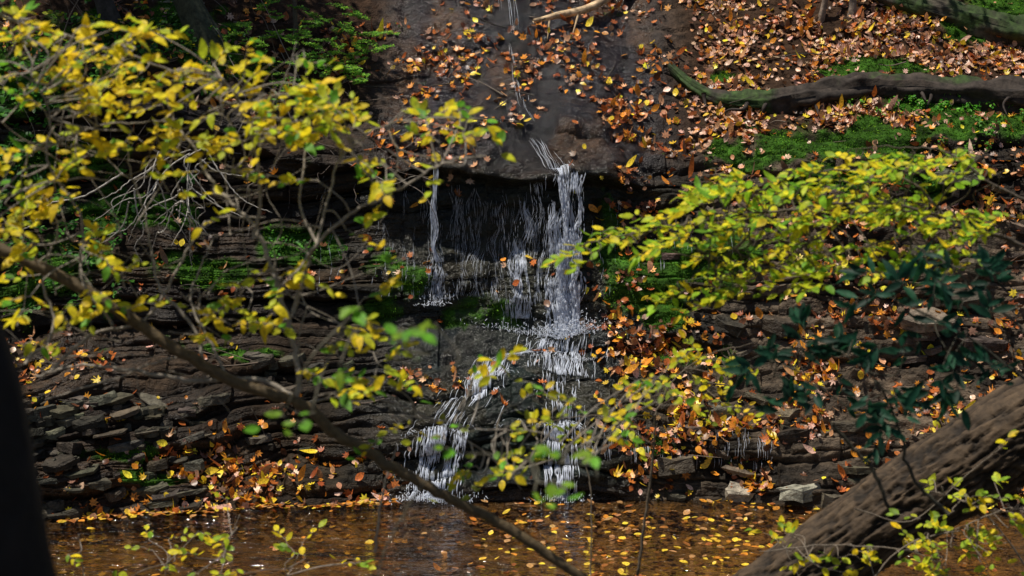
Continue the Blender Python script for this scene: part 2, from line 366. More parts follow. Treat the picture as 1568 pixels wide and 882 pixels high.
colr = pick(LC, [4, 1.6, 2.2, 3.6, 3, 1.0, 3, 2], Nl, .4)
tan_ = pick(LC, [1.8, 5, 1.8, 2.0, 1.6, 5, 1.4, 2], Nl, .35)
hr = (xx_ > 2) & (tt_ > 9); colr[hr] = tan_[hr]
yl = pick(LC, [3, 1.5, 5, 4, 1.2, 2, 1.2, .8], Nl, .35); m_ = (tt_ < 7.4) & (xx_ > .8) | ((tt_ < 6) & (xx_ < -.8)); sel = m_ & (rng.random(Nl) < .65); colr[sel] = yl[sel]
isM = rng.random(Nl) < .5
LV = Leaves()
cu = rng.normal(.3, .9, Nl); sz = rng.uniform(.05, .12, Nl)*np.where(hr, .85, 1)
LV.add(MAPLE, pos[isM], ax[isM], nrm[isM], sz[isM], colr[isM], cu[isM])
k_ = ~isM; LV.add(WIDE, pos[k_], ax[k_], nrm[k_], sz[k_]*.85, colr[k_], cu[k_])
LV.build('fallen_leaves_litter', M_litter)

# floating leaves on the pool
nf = 560
fx = rng.normal(1.4, 1.2, nf); fy = rng.uniform(-2.4, .05, nf)
keep = (fbm(fx*1.2, fy*3, 1, 3, 7)+.10*(fx > -.1) > .56) & (fx < 4.5) & (fx > -.7); fx, fy = fx[keep], fy[keep]
e = 22; fx = np.concatenate([fx, rng.uniform(-4.3, 0, e), rng.uniform(-4.4, -1.2, 260)]); fy = np.concatenate([fy, rng.uniform(-2.2, -.2, e), np.zeros(260)])
for i in range(len(fx)-260, len(fx)): fy[i] = np.interp(fx[i], cx, K[:, 5, 0])-abs(rng.normal(0, .08))
nf = len(fx)
LV = Leaves()
LV.add(WIDE, np.stack([fx, fy, np.full(nf, .006)+.003*rng.random(nf)], -1), rng.normal(0, 1, (nf, 3))*[1, 1, .05], np.array([0, 0, 1.])+rng.normal(0, .09, (nf, 3)), rng.uniform(.045, .095, nf), pick([(.80, .54, .05), (.65, .25, .03), (.5, .26, .1), (.35, .12, .03)], [3.2, 2, 2, 2.2], nf), rng.normal(.1, .2, nf))
LV.build('floating_leaves', M_litter)
ns = 1400; LV = Leaves(); sxp = rng.uniform(-4.5, 4.5, ns); P_ = []
for x in sxp:
    p0, n0 = at(x, rng.uniform(3.1, 4.6)); P_.append(p0+[0, 0, .012])
LV.add(MAPLE, np.array(P_), rng.normal(0, 1, (ns, 3)), np.array([0, 0, 1.])+rng.normal(0, .15, (ns, 3)), rng.uniform(.06, .11, ns), pick([(.30, .16, .05), (.10, .05, .02), (.50, .30, .06)], [2, 3, 1], ns), 0)
LV.build('sunken_leaves', M_litter)

# moss tufts
Wm = (mossf[:, dcols]*area); Nm = 28000
pk = rng.choice(Wm.size, Nm, p=(Wm/Wm.sum()).ravel())
pp = Pd.reshape(-1, 3)[pk]; nn = Nd.reshape(-1, 3)[pk]
LV = Leaves()
br = (.3+1.4*vnoise(pp[:, 0]*4, pp[:, 1]*4, pp[:, 2]*4, 8))[:, None]
LV.add(NARROW, pp+nn*.002, nn+rng.normal(0, .6, (Nm, 3)), rng.normal(0, 1, (Nm, 3)), rng.uniform(.014, .036, Nm), pick([(.07, .19, .013), (.15, .31, .02), (.04, .11, .01)], [3, 2, 2], Nm)*br)
LV.build('moss_patches', M_moss)

# ------------------------------------------------------------------ pool water
def water_pool_material():
    m, nt, N, L = mat_new('pool_water_material')
    out = N.new('ShaderNodeOutputMaterial'); tc = N.new('ShaderNodeTexCoord')
    mp = N.new('ShaderNodeMapping'); mp.inputs['Scale'].default_value = (1, 2.2, 1); L.new(tc.outputs['Object'], mp.inputs['Vector'])
    n1 = N.new('ShaderNodeTexNoise'); n1.inputs['Scale'].default_value = 4.5; n1.inputs['Detail'].default_value = 3; L.new(mp.outputs[0], n1.inputs['Vector'])
    bp = N.new('ShaderNodeBump'); bp.inputs['Strength'].default_value = 1.0; bp.inputs['Distance'].default_value = .12; L.new(n1.outputs['Fac'], bp.inputs['Height'])
    tr = N.new('ShaderNodeBsdfTransparent'); tr.inputs['Color'].default_value = (.76, .66, .50, 1)
    gl = N.new('ShaderNodeBsdfGlossy'); gl.inputs['Roughness'].default_value = .04; L.new(bp.outputs[0], gl.inputs['Normal'])
    fr = N.new('ShaderNodeFresnel'); fr.inputs['IOR'].default_value = 1.5; L.new(bp.outputs[0], fr.inputs['Normal'])
    ms = N.new('ShaderNodeMixShader'); L.new(fr.outputs[0], ms.inputs['Fac']); L.new(tr.outputs[0], ms.inputs[1]); L.new(gl.outputs[0], ms.inputs[2])
    L.new(ms.outputs[0], out.inputs['Surface']); return m
make_mesh('pool_water', [(-60, -4, 0), (60, -4, 0), (60, 1, 0), (-60, 1, 0)], [[(0, 1, 2, 3)]], water_pool_material())

# ------------------------------------------------------------------ waterfall
def fall_material():
    m, nt, N, L = mat_new('white_water_material')
    out = N.new('ShaderNodeOutputMaterial')
    p = N.new('ShaderNodeBsdfPrincipled'); p.inputs['Base Color'].default_value = (.88, .92, 1.0, 1); p.inputs['Roughness'].default_value = .12; p.inputs['IOR'].default_value = 1.33
    tr = N.new('ShaderNodeBsdfTranslucent'); tr.inputs['Color'].default_value = (.92, .95, 1.0, 1)
    ms = N.new('ShaderNodeMixShader'); ms.inputs['Fac'].default_value = .5
    L.new(p.outputs[0], ms.inputs[1]); L.new(tr.outputs[0], ms.inputs[2])
    L.new(ms.outputs[0], out.inputs['Surface']); return m
M_fall = fall_material()
WF = Tubes()
def streak(pts, r, k=4):
    pts = np.asarray(pts)
    if len(pts) < 2: return
    m = len(pts); prof = np.sin(np.linspace(.12, np.pi-.12, m))**.6
    rr = r*prof*(1+.7*(rng.random(m)-.5))
    WF.add(pts, rr, k, (.9, .9, .95))
def drop(x0, hw, n, t0=9.02, t1=8.02, thr=.10, rad=(.003, .009), lmin=.02, lmax=.14, spread=.0, gap=.45, seed=0):
    for s in range(n):
        x = x0+hw*rng.normal(0, .5); j = int(np.argmin(np.abs(cx-x)))
        i0 = int(np.argmin(np.abs(TT-t0))); i1 = int(np.argmin(np.abs(TT-t1)))
        yl, zl = V[i0, j, 1], V[i0, j, 2]; zb = V[i1, j, 2]
        zc = zl-rng.random()*.2; vel = rng.uniform(.3, 1.)*thr; xd = rng.normal(0, spread)
        rr = Y[i1:i0, j]; rz = np.maximum.accumulate(Z[i1:i0, j])
        while zc > zb:
            ln = rng.uniform(lmin, lmax); m = max(4, int(ln/.025)); zs = np.linspace(zc, max(zc-ln, zb-.02), m)
            d = np.clip(zl-zs, 0, None)
            yw = np.interp(zs, rz, rr)
            ys = np.minimum(yl-vel*np.sqrt(d)-.01, yw-.012)
            xs = x+xd*d+.09*(vnoise(zs*5, x*9, seed, 3)-.5)+.008*rng.normal(0, 1)
            if vnoise(np.array(x*14), np.array(zc*5.), 0, 13+seed) > gap-.2:
                streak(np.stack([xs, ys, zs], -1), rng.uniform(*rad)*(.7+.5*d.mean()))
            zc -= ln*rng.uniform(.6, 1.4)
def run(xf, hw, t0, t1, n, rad=(.003, .009), lmin=5, lmax=16, seed=0, thr=.35, off=.018):
    for s in range(n):
        dx = hw*rng.normal(0, .5); ts = rng.uniform(min(t0, t1), max(t0, t1))
        i = int(np.argmin(np.abs(TT-ts))); m = rng.integers(lmin, lmax)
        pts = []
        for q in range(m):
            ii = i-q*2
            if ii < 0 or TT[ii] < min(t0, t1)-.05: break
            x = xf(TT[ii])+dx; j = int(np.argmin(np.abs(cx-x))); pv = V[ii, j]+Nn[ii, j]*off; pts.append((x+.025*(vnoise(TT[ii]*14, dx*40, 0, 5)-.5), pv[1]-.006, pv[2]+.003))
        if len(pts) > 2 and vnoise(np.array(dx*14+seed), np.array(ts*8), 0, 17) > thr:
            A_ = np.array(pts); A_[1:-1] = (A_[:-2]+A_[1:-1]*2+A_[2:])/4
            streak(A_, rng.uniform(*rad))
def splash(x, t, rx, rz, n, r=(.003, .009), seed=0):
    for s in range(n):
        p, nn = at(x+rng.normal(0, rx), t); c = p+np.array([0, -.03-abs(rng.normal(0, .06)), abs(rng.normal(0, rz))])
        d = rng.normal(0, 1, 3); d[2] = abs(d[2])+.4; d /= np.linalg.norm(d); L_ = rng.uniform(.006, .025)
        streak([c-d*L_, c-d*L_*.3, c+d*L_*.4, c+d*L_+[0, 0, -.004]], rng.uniform(*r))
drop(.52, .17, 90, gap=.72, seed=1, thr=.16, rad=(.0015, .0045))
drop(.60, .12, 130, t0=9.0, t1=7.98, gap=.64, seed=2, thr=.26, rad=(.002, .0085))
drop(.40, .5, 50, t0=8.97, gap=.78, seed=3, rad=(.0008, .0025))
drop(.10, .15, 55, t0=8.85, t1=8.1, gap=.74, seed=4, rad=(.001, .0035))
drop(.12, .08, 50, t0=8.6, t1=8.1, gap=.62, seed=5, rad=(.0015, .0045))
drop(-.82, .03, 22, t0=9.0, t1=8.42, gap=.42, seed=6, rad=(.0015, .005), lmax=.3)
drop(-.82, .13, 80, t0=8.46, t1=8.18, gap=.55, seed=7, rad=(.001, .0045), spread=.15)
drop(-.3, 1.4, 150, t0=8.9, t1=8.2, gap=.74, seed=8, rad=(.0006, .0013), thr=.05)
run(lambda t: np.interp(t, [9, 9.5, 10, 10.6, 11.2], [.52, .1, -.02, -.2, -.3]), .10, 10.8, 9.02, 150, (.0008, .0018), thr=.50)
run(lambda t: np.interp(t, [9, 9.3], [.55, .4]), .12, 9.12, 8.95, 90, (.0015, .0035), thr=.42)
run(lambda t: np.interp(t, [7.2, 7.6, 8.], [.5, .52, .58]), .36, 8.05, 7.1, 400, (.0015, .0048), thr=.47)
run(lambda t: np.interp(t, [6.9, 7.3, 7.6, 8.], [-.3, -.2, .2, .5]), .16, 7.3, 6.6, 330, (.002, .006), thr=.42)
run(lambda t: np.interp(t, [6.9, 7.3, 7.6, 8.], [-.3, -.2, .2, .5]), .25, 8.0, 7.2, 60, (.001, .002), thr=.5)
run(lambda t: .5+0*t, .22, 7.1, 5.9, 250, (.0015, .0045), thr=.5)
run(lambda t: np.interp(t, [6, 7], [-.75, -.35]), .28, 6.8, 5.9, 120, (.0015, .004), thr=.5)
run(lambda t: .5+0*t, .15, 6.1, 5.0, 300, (.002, .0070), thr=.40)
run(lambda t: -.8+.1*(t-5), .28, 6.15, 5.0, 520, (.002, .008), thr=.45)
run(lambda t: 1.1+0*t, .7, 6.1, 5.6, 140, (.001, .002), thr=.5)
run(lambda t: 2.4+0*t, .40, 6.1, 5.5, 100, (.001, .0022), thr=.5)
run(lambda t: 1.9+0*t, .5, 8.7, 8.4, 90, (.001, .002), thr=.5)
splash(.6, 8.0, .17, .08, 650, (.0015, .0055)); splash(.25, 8.0, .3, .04, 240, (.0015, .004)); splash(-.82, 8.15, .08, .05, 90, (.0015, .004)); splash(-.8, 5.02, .2, .05, 420, (.002, .006)); splash(.5, 5.02, .12, .04, 200, (.0015, .005)); splash(-.25, 7.0, .13, .03, 140, (.0015, .005)); splash(-.7, 6.1, .25, .02, 90, (.0015, .004)); splash(.5, 6.1, .14, .02, 90, (.0015, .004)); splash(.5, 7.5, .3, .01, 160, (.001, .003))
wf = empty('waterfall'); WF.build('white_water', M_fall, wf)

# ------------------------------------------------------------------ slate stones
def stones(name, items, colbase, wt=.45):
    v = []; f4 = []; f3 = []; c = []; n = 0
    for (x, y, z, rx, ry, h, rot, tilt) in items:
        k = int(rng.integers(6, 10)); th = np.sort(np.linspace(0, 2*np.pi, k, endpoint=False)+rng.uniform(-.3, .3, k)); r = rng.uniform(.65, 1.15, k)
        o = np.stack([np.cos(th)*r*rx, np.sin(th)*r*ry], -1)
        P = []
        for dz, s in [(-h/2, .93), (h*.3, 1.0), (h/2, .9)]: P.append(np.column_stack([o*s*(1+.05*rng.normal(0, 1, (k, 1))), np.full(k, dz)+.12*h*rng.normal(0, 1, k)]))
        P = np.vstack(P+[np.array([[0, 0, h/2*1.02], [0, 0, -h/2]])])
        ca, sa = math.cos(rot), math.sin(rot); Rz = np.array([[ca, -sa, 0], [sa, ca, 0], [0, 0, 1]])
        ct, st = math.cos(tilt), math.sin(tilt); Ry = np.array([[ct, 0, st], [0, 1, 0], [-st, 0, ct]])
        tx = rng.normal(0, .15); Rx = np.array([[1, 0, 0], [0, math.cos(tx), -math.sin(tx)], [0, math.sin(tx), math.cos(tx)]])
        P = P@Rz.T@Rx.T@Ry.T+[x, y, z]
        for a_ in (0, 1):
            for i in range(k): f4.append((n+a_*k+i, n+a_*k+(i+1) % k, n+(a_+1)*k+(i+1) % k, n+(a_+1)*k+i))
        for i in range(k):
            f3.append((n+2*k+i, n+2*k+(i+1) % k, n+3*k)); f3.append((n+(i+1) % k, n+i, n+3*k+1))
        v.append(P); c.append(np.tile(np.array(colbase)*rng.uniform(.3, 1.5)*(1+.05*rng.normal(0, 1, 3)), (len(P), 1))); n += len(P)
    v = np.vstack(v)
    make_mesh(name, v, [f4, f3], M_rock, np.clip(np.vstack(c), .008, 1), False, None, {'wet': np.full(len(v), wt)})
it = []
for i in range(150):
    x = rng.uniform(-5.1, -1.7) if i % 3 == 0 else rng.uniform(-5.0, -3.2); t = rng.uniform(5.0, 6.3) if x < -2.9 else rng.uniform(6.0, 7.3)
    p, n_ = at(x, t); s = rng.uniform(.06, .24)*(1.0 if rng.random() < .6 else .6)
    it.append((p[0], p[1]+.02+rng.uniform(-.04, .04), p[2]+rng.uniform(-.02, .03), s, s*rng.uniform(.5, .8), rng.uniform(.025, .11), rng.uniform(-.4, .4), -.14+rng.normal(0, .13)))
stones('slate_rocks', it, (.080, .070, .050), .35)
it = []
for i in range(90):
    x = rng.uniform(1.6, 5.6); t = rng.choice([rng.uniform(5.0, 7.2), rng.uniform(7.2, 9.0)]); p, n_ = at(x, t); s = rng.uniform(.05, .26)
    it.append((p[0], p[1]+.04, p[2]+rng.uniform(-.03, .02), s, s*rng.uniform(.5, .9), rng.uniform(.05, .16), rng.uniform(-.6, .6), rng.normal(0.05, .2)))
stones('ledge_rocks', it, (.11, .085, .06))
it = []
for (x, t, s) in [(4.75, 7.75, .40), (4.4, 7.45, .34), (5.1, 8.1, .3), (4.9, 8.8, .25), (5.0, 7.2, .28), (2.35, 5.05, .22), (2.9, 5.1, .26), (3.6, 5.3, .3), (4.2, 6.6, .22), (2.2, 6.3, .2)]:
    p, n_ = at(x, t); it.append((p[0], p[1]+.02, p[2]+.03, s, s*.6, .13, rng.uniform(-.4, .4), rng.normal(0, .12)))
stones('pale_boulders', it, (.24, .20, .155), .2)

# ------------------------------------------------------------------ logs and roots on the hillside
def ground_log(pts, rad, col_, zoff=.06, bark=.25, legs=(), mossy=0, ks=28):
    tb = Tubes(); P = np.array([(x, y, ground(x, y)+zoff) for x, y in pts]); Q = catmull(P, 20)
    Q[:, 2] = np.convolve(np.pad(Q[:, 2], 12, mode='edge'), np.ones(25)/25, 'valid')
    r = np.interp(np.linspace(0, 1, len(Q)), np.linspace(0, 1, len(rad)), rad)
    tb.add(Q, r, ks, col_, bark, 3)
    vv = tb.v[0]; tb.c[0] = tb.c[0]*(.4+1.3*fbm(vv[:, 0]*3, vv[:, 1]*12, vv[:, 2]*12, 4, 2))[:, None]
    if mossy:
        nz_ = fbm(vv[:, 0]*2.5, vv[:, 1]*2.5, vv[:, 2]*2.5, 4, 12); mm = sstep(.5-.12*mossy, .66-.12*mossy, nz_)[:, None]*.85
        tb.c[0] = tb.c[0]*(1-mm)+np.array([.028, .06, .010])*mm*(.4+1.2*vnoise(vv[:, 0]*20, vv[:, 1]*20, vv[:, 2]*20, 3))[:, None]
    for a_ in legs: tb.add(catmull(np.array(a_[0]), 5), np.linspace(a_[1], a_[1]*.4, (len(a_[0])-1)*5+1), 6, col_)
    return tb, Q
tb, Q = ground_log([(1.75, 3.6), (2.05, 3.2), (2.5, 2.95), (3.2, 2.95), (3.9, 3.1), (4.6, 3.15), (5.4, 3.05), (6.4, 2.9), (7.5, 2.8)], [.03, .06, .10, .15, .18, .16, .18, .20, .2], (.036, .027, .021), .05, .75, mossy=.15)
for i in range(22):
    a_ = Q[rng.integers(25, len(Q)-10)]; q = [a_+[0, -.1, 0]]
    d = np.array([rng.normal(0, .8), -.5, -.3])
    for s_ in range(3): q.append(q[-1]+d*.12+rng.normal(0, .04, 3)+[0, 0, -.03])
    tb.add(catmull(q, 4), np.linspace(.03, .006, 13), 6, (.04, .03, .024))
tb.build('mossy_tree_root', M_bark)
tb, Q = ground_log([(4.1, 4.75), (4.7, 4.45), (5.4, 4.2), (6.2, 3.95), (7.4, 3.7)], [.05, .12, .15, .19, .2], (.06, .048, .034), .08, .6, mossy=.3)
tb.build('rotting_log', M_bark)
tb, Q = ground_log([(.25, 3.75), (.6, 3.95), (1.0, 4.15), (1.5, 4.6)], [.02, .045, .05, .05], (.48, .34, .20), .16, .1,
  legs=[([(.45, 3.85, ground(.45, 3.85)+.16), (.42, 3.7, ground(.4, 3.7)+.02)], .015), ([(.8, 4.0, ground(.8, 4.)+.16), (.72, 3.8, ground(.72, 3.8)+.0)], .015)])
tb.build('dead_branch', M_bark)
tb = Tubes()
for i in range(70):
    x = rng.uniform(-5, 5.5); t = rng.choice([rng.uniform(9.1, 10.3), rng.uniform(5.2, 8.2)]); p0, n0 = at(x, t)
    if -1.3 < x < 1 and t < 9: continue
    d = norm(np.array([rng.normal(0, 1), rng.normal(0, .3), rng.normal(0, .25)])); L_ = rng.uniform(.1, .4); b0 = p0+n0*.04
    tb.add(catmull([b0-d*L_, b0+rng.normal(0, .02, 3), b0+d*L_], 4), np.linspace(.009, .003, 9), 5, (.16, .12, .09) if i % 2 else (.05, .04, .03))
tb.build('fallen_sticks', M_twig)

# ------------------------------------------------------------------ trees
GR = [(.10, .16, .02), (.40, .36, .03), (.06, .11, .015), (.30, .30, .03)]
def tree(name, x, y, r, h, lean=(0, 0), crown=(1.6, 1.6), ncl=40, nleaf=4500, colr_=(.05, .045, .04), greens=None, size=(.07, .13), z=None):
    e_ = empty(name); tb = Tubes(); z0 = (ground(x, y)-.15) if z is None else z
    P = [(x, y, z0)]
    for i in range(1, 7):
        f = i/6; P.append((x+lean[0]*f*h+.05*rng.normal(), y+lean[1]*f*h+.05*rng.normal(), z0+h*f))
    Q = catmull(P, 8); rr = r*np.linspace(1.15, .35, len(Q)); rr[:5] *= np.linspace(1.35, 1, 5)
    tb.add(Q, rr, 14, colr_, .25, int(abs(x)*10) % 50)
    top = Q[-1]; cl = []
    for i in range(ncl):
        d = norm(rng.normal(0, 1, 3))*rng.uniform(.45, 1)**.6; c_ = top+d*np.array([crown[0], crown[0], crown[1]])
        cl.append(c_); s_ = Q[int(len(Q)*rng.uniform(.5, .98))]
        mid = (s_+c_)/2+rng.normal(0, .15, 3)+[0, 0, .1]
        tb.add(catmull([s_, mid, c_], 5), np.linspace(r*.28, .008, 11), 5, colr_)
    tb.build('trunk_and_limbs', M_bark, e_)
    LV = Leaves(); cl = np.array(cl); ci = rng.integers(0, ncl, nleaf)
    p = cl[ci]+rng.normal(0, 1, (nleaf, 3))*[.36, .36, .2]
    LV.add(OVAL, p, rng.normal(0, 1, (nleaf, 3)), np.array([0, 0, 1])+rng.normal(0, .6, (nleaf, 3)), rng.uniform(size[0], size[1], nleaf), pick(greens or GR, [1]*len(greens or GR), nleaf))
    LV.build('crown_leaves', M_leaf, e_)
tree('birch_tree', -4.55, 2.95, .085, 5.0, (-.12, .0), (1.6, 1.3), 26, 1900)
tree('maple_tree', -3.45, 2.9, .14, 5.6, (-.30, .05), (1.7, 1.3), 30, 2600, (.055, .06, .035))
tree('maple_tree', -6.6, 3.4, .16, 6.5, (-.02, .0), (2.2, 2.0), 46, 4200)  # unseen tree outside the frame, added so its crown shades the left cliff
tree('young_maple_tree', 3.75, 4.3, .035, 3.2, (.03, .0), (.8, .7), 10, 160, (.22, .17, .13))
tree('young_maple_tree', 4.15, 4.3, .045, 3.6, (-.02, .05), (.8, .7), 10, 160, (.22, .17, .13))

# dark trunk just left of the viewpoint
tb = Tubes(); Q = catmull([(-.83, -13.6, 2.4), (-.85, -13.6, 3.8), (-.875, -13.6, 4.15), (-.925, -13.6, 4.5), (-1.05, -13.62, 4.75), (-1.3, -13.7, 5.4), (-1.6, -13.8, 7.)], 10)
tb.add(Q, np.linspace(.18, .14, len(Q)), 24, (.010, .008, .007), .12, 4)
tr_ = empty('tree_trunk'); tb.build('trunk', M_bark, tr_)

# fallen trunk in the lower right
tb = Tubes(); Q = catmull([(.35, -8.0, 1.26), (1.26, -8.0, 1.94), (1.85, -8.0, 2.38), (2.25, -8.05, 2.68), (2.75, -8.1, 3.02), (4.2, -8.3, 3.86)], 70)
tb.add(Q, np.linspace(.18, .25, len(Q)), 150, (.10, .075, .05), 0, 9)
vv = tb.v[0].reshape(len(Q), 150, 3); cen_ = Q[:, None]; dv = vv-cen_
th = np.linspace(0, 2*np.pi, 150, endpoint=False); Ls = np.concatenate([[0], np.cumsum(np.linalg.norm(np.diff(Q, axis=0), axis=1))])[:, None]
wv = .5*(fbm(np.cos(th)[None]*2+0*Ls, np.sin(th)[None]*2+0*Ls, Ls*3, 3, 4)-.5)
rd = np.abs(fbm(np.cos(th+0*Ls+wv)*7, np.sin(th+0*Ls+wv)*7, Ls*5.0, 4, 8)-.5)*2
rd2 = fbm(np.cos(th)[None]*16+0*Ls, np.sin(th)[None]*16+0*Ls, Ls*16, 3, 18)
rg = np.minimum(rd, .25)/.25
tb.v[0] = (cen_+dv*(1+.11*(rg[..., None]-.6)+.08*(rd2[..., None]-.5)+.1*(fbm(np.cos(th)[None]*1.2+0*Ls, np.sin(th)[None]*1.2+0*Ls, Ls*1.5, 2, 28)-.5)[..., None])).reshape(-1, 3)
tb.c[0] = (np.array([.064, .042, .024])*(.15+.95*rg[..., None]*(.4+1.2*rd2[..., None]))).reshape(-1, 3)
tb.build('fallen_tree_trunk', M_bark)

# ------------------------------------------------------------------ foreground shrubs and branches
YE = (.92, .70, .02); YG = (.56, .62, .03); GN = (.16, .42, .03)
class Plant:
    """a plant laid out in image pixels (u right, v down), m metres per pixel, unprojected to depth y"""
    def __init__(s, name, y, m, z0, bcol):
        s.e = empty(name); s.tb = Tubes(); s.lv = Leaves(); s.y = y; s.m = m; s.z0 = z0; s.bc = bcol; s.nodes = []
    def w(s, p, dy=0.):
        return np.array([(p[0]-784)*s.m, s.y+dy, s.z0-(p[1]-441)*s.m*1.02])  # image pixel coordinates unprojected from the camera view to the plant's depth
    def branch(s, pts, r0, r1, dy=(0, 0), k=7, wob=.4):
        n = len(pts); P = [s.w(p, dy[0]+(dy[1]-dy[0])*i/(n-1)) for i, p in enumerate(pts)]
        Q = catmull(P, 8); Q[1:-1] += rng.normal(0, r0*wob, (len(Q)-2, 3))
        s.tb.add(Q, np.linspace(r0, r1, len(Q)), k, s.bc, .12, n); s.nodes.extend(list(Q))
    def twig(s, a, d, L, nl, size, cols, wts, tilt, tmpl=OVAL, tr=.0018, droop=.15, nsp=.3):
        d = norm(d); t = np.linspace(0, 1, 7)[:, None]; Q = a+d*L*t+np.array([0, 0, -droop*L])*t**2+rng.normal(0, .004, (7, 3))
        s.tb.add(Q, np.linspace(tr, tr*.4, 7), 4, s.bc)
        f = np.linspace(.12, 1, nl); P = np.stack([np.interp(f, t[:, 0], Q[:, i]) for i in range(3)], -1)
        nr = norm(np.array(tilt)+rng.normal(0, nsp, (nl, 3))); side = np.where(np.arange(nl) % 2, 1, -1)[:, None]
        bb = np.cross(np.array([0, 0, 1.]), d); ax_ = d*.75+bb*side*.8+rng.normal(0, .25, (nl, 3)); ax_[-1] = d
        s.lv.add(tmpl, P, ax_, nr, size*rng.uniform(.6, 1.2, nl), pick(cols, wts, nl, .2), rng.normal(.0, .4, nl))
        return Q
    def cluster(s, u, v, ru, rv, n, size, cols, wts, dy=.25, L=60, nl=6, tilt=(-.1, -.38, .9), dirs=None, tmpl=OVAL, link=True, droop=.15, dy0=0.):
        nodes = np.array(s.nodes) if len(s.nodes) else None
        for i in range(n):
            a = s.w((u+rng.uniform(-ru, ru), v+rng.uniform(-rv, rv)), dy0+rng.uniform(-dy, dy))
            if nodes is not None and link:
                j = int(np.argmin(np.linalg.norm(nodes-a, axis=1)+rng.random(len(nodes))*.05)); b_ = nodes[j]
                dd = a-b_; mid = (a+b_)/2+rng.normal(0, .02, 3)
                s.tb.add(catmull([b_, mid, a], 4), np.linspace(.0028, .0018, 9), 4, s.bc); d = norm(dd)*.5+rng.normal(0, .5, 3)*[1, .6, .35]
                if dirs is not None: d = np.array(dirs)+rng.normal(0, .3, 3)*[1, 1, .5]
            else: d = (np.array(dirs) if dirs is not None else np.zeros(3))+rng.normal(0, .4, 3)
            s.twig(a, d, L*s.m*rng.uniform(.6, 1.3), int(rng.integers(max(2, nl-2), nl+3)), size, cols, wts, tilt, tmpl, droop=droop)
    def done(s):
        s.tb.build('branches', M_twig, s.e); s.lv.build('leaves', M_leaf, s.e)

p = Plant('yellow_leaved_shrub', -11, .00199, 4.125, (.16, .135, .11))
p.bc = (.10, .07, .035)
p.branch([(-60, 360), (0, 385), (120, 445), (240, 525), (340, 585), (450, 622), (500, 665), (560, 702), (640, 750), (700, 782), (780, 825), (870, 885), (960, 950)], .020, .016, (0, 0), 10, .10)
p.bc = (.28, .24, .19)
p.branch([(450, 622), (442, 540), (425, 470), (402, 410), (385, 365), (350, 325), (310, 290), (285, 240), (250, 200), (235, 150)], .010, .003, (0, .2))
p.branch([(385, 365), (398, 300), (392, 220), (378, 160), (350, 120)], .006, .0025, (0, -.1))
p.branch([(442, 480), (470, 400), (482, 372), (540, 320), (610, 285), (680, 245), (745, 230)], .0075, .0022, (0, -.2))
p.branch([(482, 372), (452, 320), (458, 240), (440, 190)], .005, .002, (0, .2))
p.branch([(482, 372), (500, 300), (515, 250), (560, 210), (600, 195)], .0045, .002, (0, .2))
p.branch([(450, 618), (380, 585), (280, 590), (190, 578), (100, 570), (20, 590)], .009, .004, (0, .1))
p.branch([(420, 610), (330, 590), (250, 560), (140, 600), (20, 640)], .006, .002, (0, .2))
p.branch([(300, 570), (285, 510), (230, 450), (215, 400), (200, 330), (180, 280), (170, 220)], .006, .002, (0, .2))
p.branch([(60, 570), (120, 520), (200, 500), (260, 400), (300, 350), (380, 352)], .006, .003, (0, .3))
p.branch([(20, 560), (60, 510), (40, 430), (60, 360), (30, 300)], .006, .002, (0, .2))
p.branch([(160, 500), (120, 420), (130, 330), (90, 250), (100, 170), (80, 110)], .005, .002, (0, -.2))
p.branch([(340, 590), (300, 520), (270, 470), (280, 430), (300, 380)], .005, .002, (0, .25))
p.branch([(450, 622), (540, 615), (620, 640), (700, 690), (760, 740), (800, 790)], .004, .0015, (0, .2))
p.branch([(590, 640), (660, 640), (730, 650), (830, 650), (900, 690)], .003, .0012, (0, -.2))
p.branch([(560, 880), (572, 790), (588, 735), (600, 700)], .004, .003, (.1, .1))
p.branch([(-20, 20), (60, 50), (160, 80), (260, 120), (340, 160)], .006, .002, (0, .2))
p.branch([(-20, 230), (60, 230), (130, 200), (220, 190)], .005, .002, (0, .1))
for i in range(42):
    a = np.array([rng.uniform(20, 480), rng.uniform(250, 580)]); d = rng.normal(0, 1, 2); d /= np.linalg.norm(d)
    p.branch([a, a+d*60+rng.normal(0, 12, 2), a+d*130+rng.normal(0, 25, 2), a+d*190+rng.normal(0, 30, 2)], rng.uniform(.0012, .003), .0008, (rng.uniform(0, .3), rng.uniform(0, .4)), 5)
S = .044
